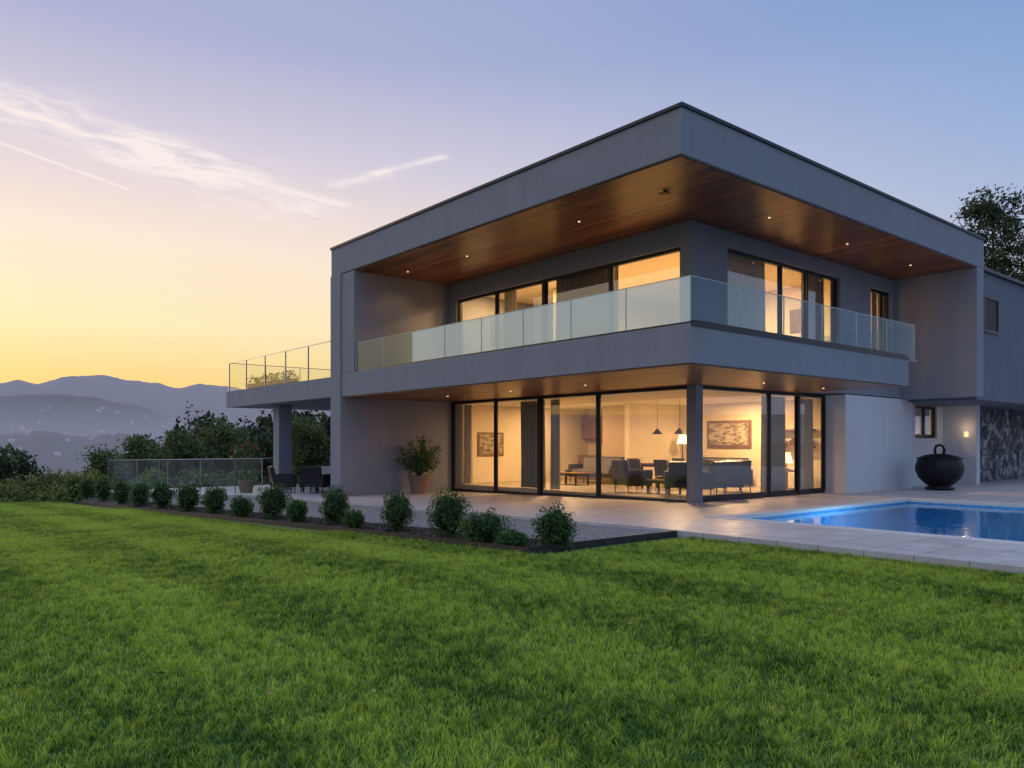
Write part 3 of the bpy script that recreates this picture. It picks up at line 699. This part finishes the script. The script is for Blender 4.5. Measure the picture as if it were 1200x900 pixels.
def tree(name,loc,Hh,R,seed,mat,ls=.12,nl=80,t0=.25,sp=.25):
    rr=random.Random(seed); b=MB(); P=[Vector((.25*math.sin(t*4),.2*math.cos(t*3)-.2,Hh*t)) for t in [i/10 for i in range(11)]]
    b.tube(P,[Hh*.0145*(1-.93*i/10) for i in range(11)],10,1)
    for k in range(nl):
        t=rr.uniform(t0,.99); i=min(9,int(t*10)); s=P[i].lerp(P[i+1],t*10-i); a=rr.uniform(0,6.28); L=R*(1.12-t)**.5*rr.uniform(.45,1.15)
        d=Vector((math.cos(a),math.sin(a),rr.uniform(.1,.7))).normalized()
        pts=[s,s+d*L*.5+Vector((0,0,-.05*L)),s+d*L+Vector((0,0,.1*L))]; b.tube(pts,[.06*(1.1-t)+.005,.035*(1.1-t)+.005,.008],6,1)
        for j in range(7):
            f=rr.uniform(.35,1.1); c=pts[0].lerp(pts[2],f); c+=Vector([rr.gauss(0,sp) for _ in range(3)])
            n=rr.randint(16,42); b.leaves(rng.normal(size=(n,3))*np.array((.32,.32,.15))*rr.uniform(.7,1.3)*(sp/.25)+np.array(c),ls,.4)
    return b.obj(name,[mat,BARK],Matrix.Translation(loc))
TL=leafmat('tree_leaves',(.016,.03,.018),(.10,.13,.05),.3,.8)
tree('tall_tree',((1160-600)/F*44,44,-1.5),17.0,4.0,4,TL)
tree('tall_tree',((1228-600)/F*46,46,-1.5),15.0,4.4,9,TL)
TG=leafmat('garden_tree_leaves',(.02,.045,.018),(.16,.22,.07),.3,.8)
for (x,Y,yt,R,sd_) in ((172,37,522,1.5,21),(222,40,512,1.7,22),(268,38,508,1.6,23),(128,42,535,1.3,24),(362,34,500,1.5,25)):
    X=(x-600)/F*Y; z0=-2.8; tree('garden_tree',(X,Y,z0),CH+(HOR-yt)/F*Y-z0,R,sd_,TG,.09,34,.35,.18)

# ---------------- world
Wd=bpy.data.worlds.new('World'); S.world=Wd; Wd.use_nodes=True; nt=Wd.node_tree; nt.nodes.clear()
out=nn(nt,'ShaderNodeOutputWorld'); tc=nn(nt,'ShaderNodeTexCoord').outputs['Generated']
d=vmt(nt,'NORMALIZE',tc); sx=nn(nt,'ShaderNodeSeparateXYZ'); nt.links.new(d,sx.inputs[0])
z=mth(nt,'MAXIMUM',sx.outputs[2],0.0)
hz=vmt(nt,'NORMALIZE',vmt(nt,'MULTIPLY',d,(1,1,0)))
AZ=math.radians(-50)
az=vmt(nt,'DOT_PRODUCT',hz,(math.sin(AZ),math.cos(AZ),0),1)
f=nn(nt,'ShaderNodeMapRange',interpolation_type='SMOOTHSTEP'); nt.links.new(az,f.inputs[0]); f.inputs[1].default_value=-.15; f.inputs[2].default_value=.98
warm=ramp(nt,z,[(0,(.95,.50,.18)),(.075,(.98,.64,.24)),(.14,(1.0,.80,.47)),(.23,(.97,.78,.64)),(.33,(.68,.61,.70)),(.44,(.41,.43,.64)),(.53,(.36,.40,.62)),(.70,(.68,.77,1.0)),(1,(.70,.8,1.05))])  # both ramps: unseen upper sky brightened to light lawn, walls and paving
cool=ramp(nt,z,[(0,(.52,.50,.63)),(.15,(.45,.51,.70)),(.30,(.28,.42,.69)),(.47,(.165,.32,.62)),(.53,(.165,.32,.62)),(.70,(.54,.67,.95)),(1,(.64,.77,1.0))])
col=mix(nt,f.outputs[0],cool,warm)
pz=mth(nt,'MAXIMUM',sx.outputs[2],.03); iz=mth(nt,'DIVIDE',1,pz)
cmb=nn(nt,'ShaderNodeCombineXYZ'); nt.links.new(mth(nt,'MULTIPLY',sx.outputs[0],iz),cmb.inputs[0]); nt.links.new(mth(nt,'MULTIPLY',sx.outputs[1],iz),cmb.inputs[1]); P=cmb.outputs[0]
warp=nn(nt,'ShaderNodeTexNoise'); warp.inputs['Scale'].default_value=2.6; warp.inputs['Detail'].default_value=3; nt.links.new(P,warp.inputs['Vector'])
Pw=vmt(nt,'ADD',P,vmt(nt,'MULTIPLY',vmt(nt,'SUBTRACT',warp.outputs['Color'],(.5,.5,.5)),(.22,.22,0)))
def streakn(Pin,ang,ns,lo,hi,str_):
    mp=nn(nt,'ShaderNodeMapping'); mp.vector_type='TEXTURE'; mp.inputs['Rotation'].default_value=(0,0,ang); mp.inputs['Scale'].default_value=(1,1/str_,1); nt.links.new(Pin,mp.inputs[0])
    nz=noi(nt,mp.outputs[0],ns,6,.65)
    mr=nn(nt,'ShaderNodeMapRange',interpolation_type='SMOOTHSTEP'); nt.links.new(nz,mr.inputs[0]); mr.inputs[1].default_value=lo; mr.inputs[2].default_value=hi; return mr.outputs[0]
N1=streakn(Pw,math.radians(48),4.0,.32,.72,2.6); N2=streakn(P,0,9,.15,.6,1)
def pp_(x,y): dz=(HOR-y)/F; return ((x-600)/F/dz,1/dz)
def sg(x0,y0,x1,y1,w,st,N):
    a=pp_(x0,y0); b_=pp_(x1,y1)
    A=Vector((a[0],a[1],0)); AB=Vector((b_[0],b_[1],0))-A; Pin=Pw if N is N1 else P
    rel=vmt(nt,'SUBTRACT',Pin,tuple(A)); t=mth(nt,'DIVIDE',vmt(nt,'DOT_PRODUCT',rel,tuple(AB),1),AB.length_squared,clamp=True)
    sc=nn(nt,'ShaderNodeVectorMath',operation='SCALE'); sc.inputs[0].default_value=tuple(AB); nt.links.new(t,sc.inputs['Scale'])
    dist=vmt(nt,'LENGTH',vmt(nt,'SUBTRACT',rel,sc.outputs[0]),None,1)
    q=mth(nt,'DIVIDE',dist,w); g=mth(nt,'POWER',2.718,mth(nt,'MULTIPLY',mth(nt,'MULTIPLY',q,q),-1))
    return mth(nt,'MULTIPLY',mth(nt,'MULTIPLY',g,N),st)
cs=[sg(-60,105,250,195,.16,1.0,N1),sg(170,190,350,240,.15,.9,N1),sg(270,205,400,240,.035,.5,N2),
    sg(-20,160,148,221,.014,.6,N2),sg(393,217,450,203,.035,.5,N2),sg(440,203,518,184,.022,.6,N2),sg(250,240,350,266,.06,.4,N1)]
tot=cs[0]
for c in cs[1:]: tot=mth(nt,'ADD',tot,c)
tot=mth(nt,'MINIMUM',tot,.75)
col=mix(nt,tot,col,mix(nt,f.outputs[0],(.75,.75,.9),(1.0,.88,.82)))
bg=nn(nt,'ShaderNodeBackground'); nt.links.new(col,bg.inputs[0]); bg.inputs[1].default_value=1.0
sky=nn(nt,'ShaderNodeTexSky'); sky.sky_type='NISHITA'; sky.sun_disc=False; sky.sun_elevation=math.radians(3); sky.sun_rotation=AZ
bg2=nn(nt,'ShaderNodeBackground'); nt.links.new(sky.outputs[0],bg2.inputs[0]); bg2.inputs[1].default_value=.015
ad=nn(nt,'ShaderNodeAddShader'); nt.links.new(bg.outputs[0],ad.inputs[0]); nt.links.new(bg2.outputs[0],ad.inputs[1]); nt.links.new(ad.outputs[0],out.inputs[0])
l=bpy.data.lights.new('sun','SUN'); l.energy=.5; l.angle=math.radians(12); l.color=(1,.72,.5)
o=bpy.data.objects.new('sun',l); S.collection.objects.link(o)
sd=Vector((math.sin(AZ)*math.cos(math.radians(9)),math.cos(AZ)*math.cos(math.radians(9)),math.sin(math.radians(9))))
o.rotation_euler=sd.to_track_quat('Z','Y').to_euler()
c=bpy.data.cameras.new('camera'); c.sensor_width=36; c.lens=F/1200*36; c.shift_y=70/1200; c.clip_end=40000; c.clip_start=.05
co=bpy.data.objects.new('camera',c); S.collection.objects.link(co); co.location=(0,0,CH); co.rotation_euler=(math.radians(90),0,0); S.camera=co
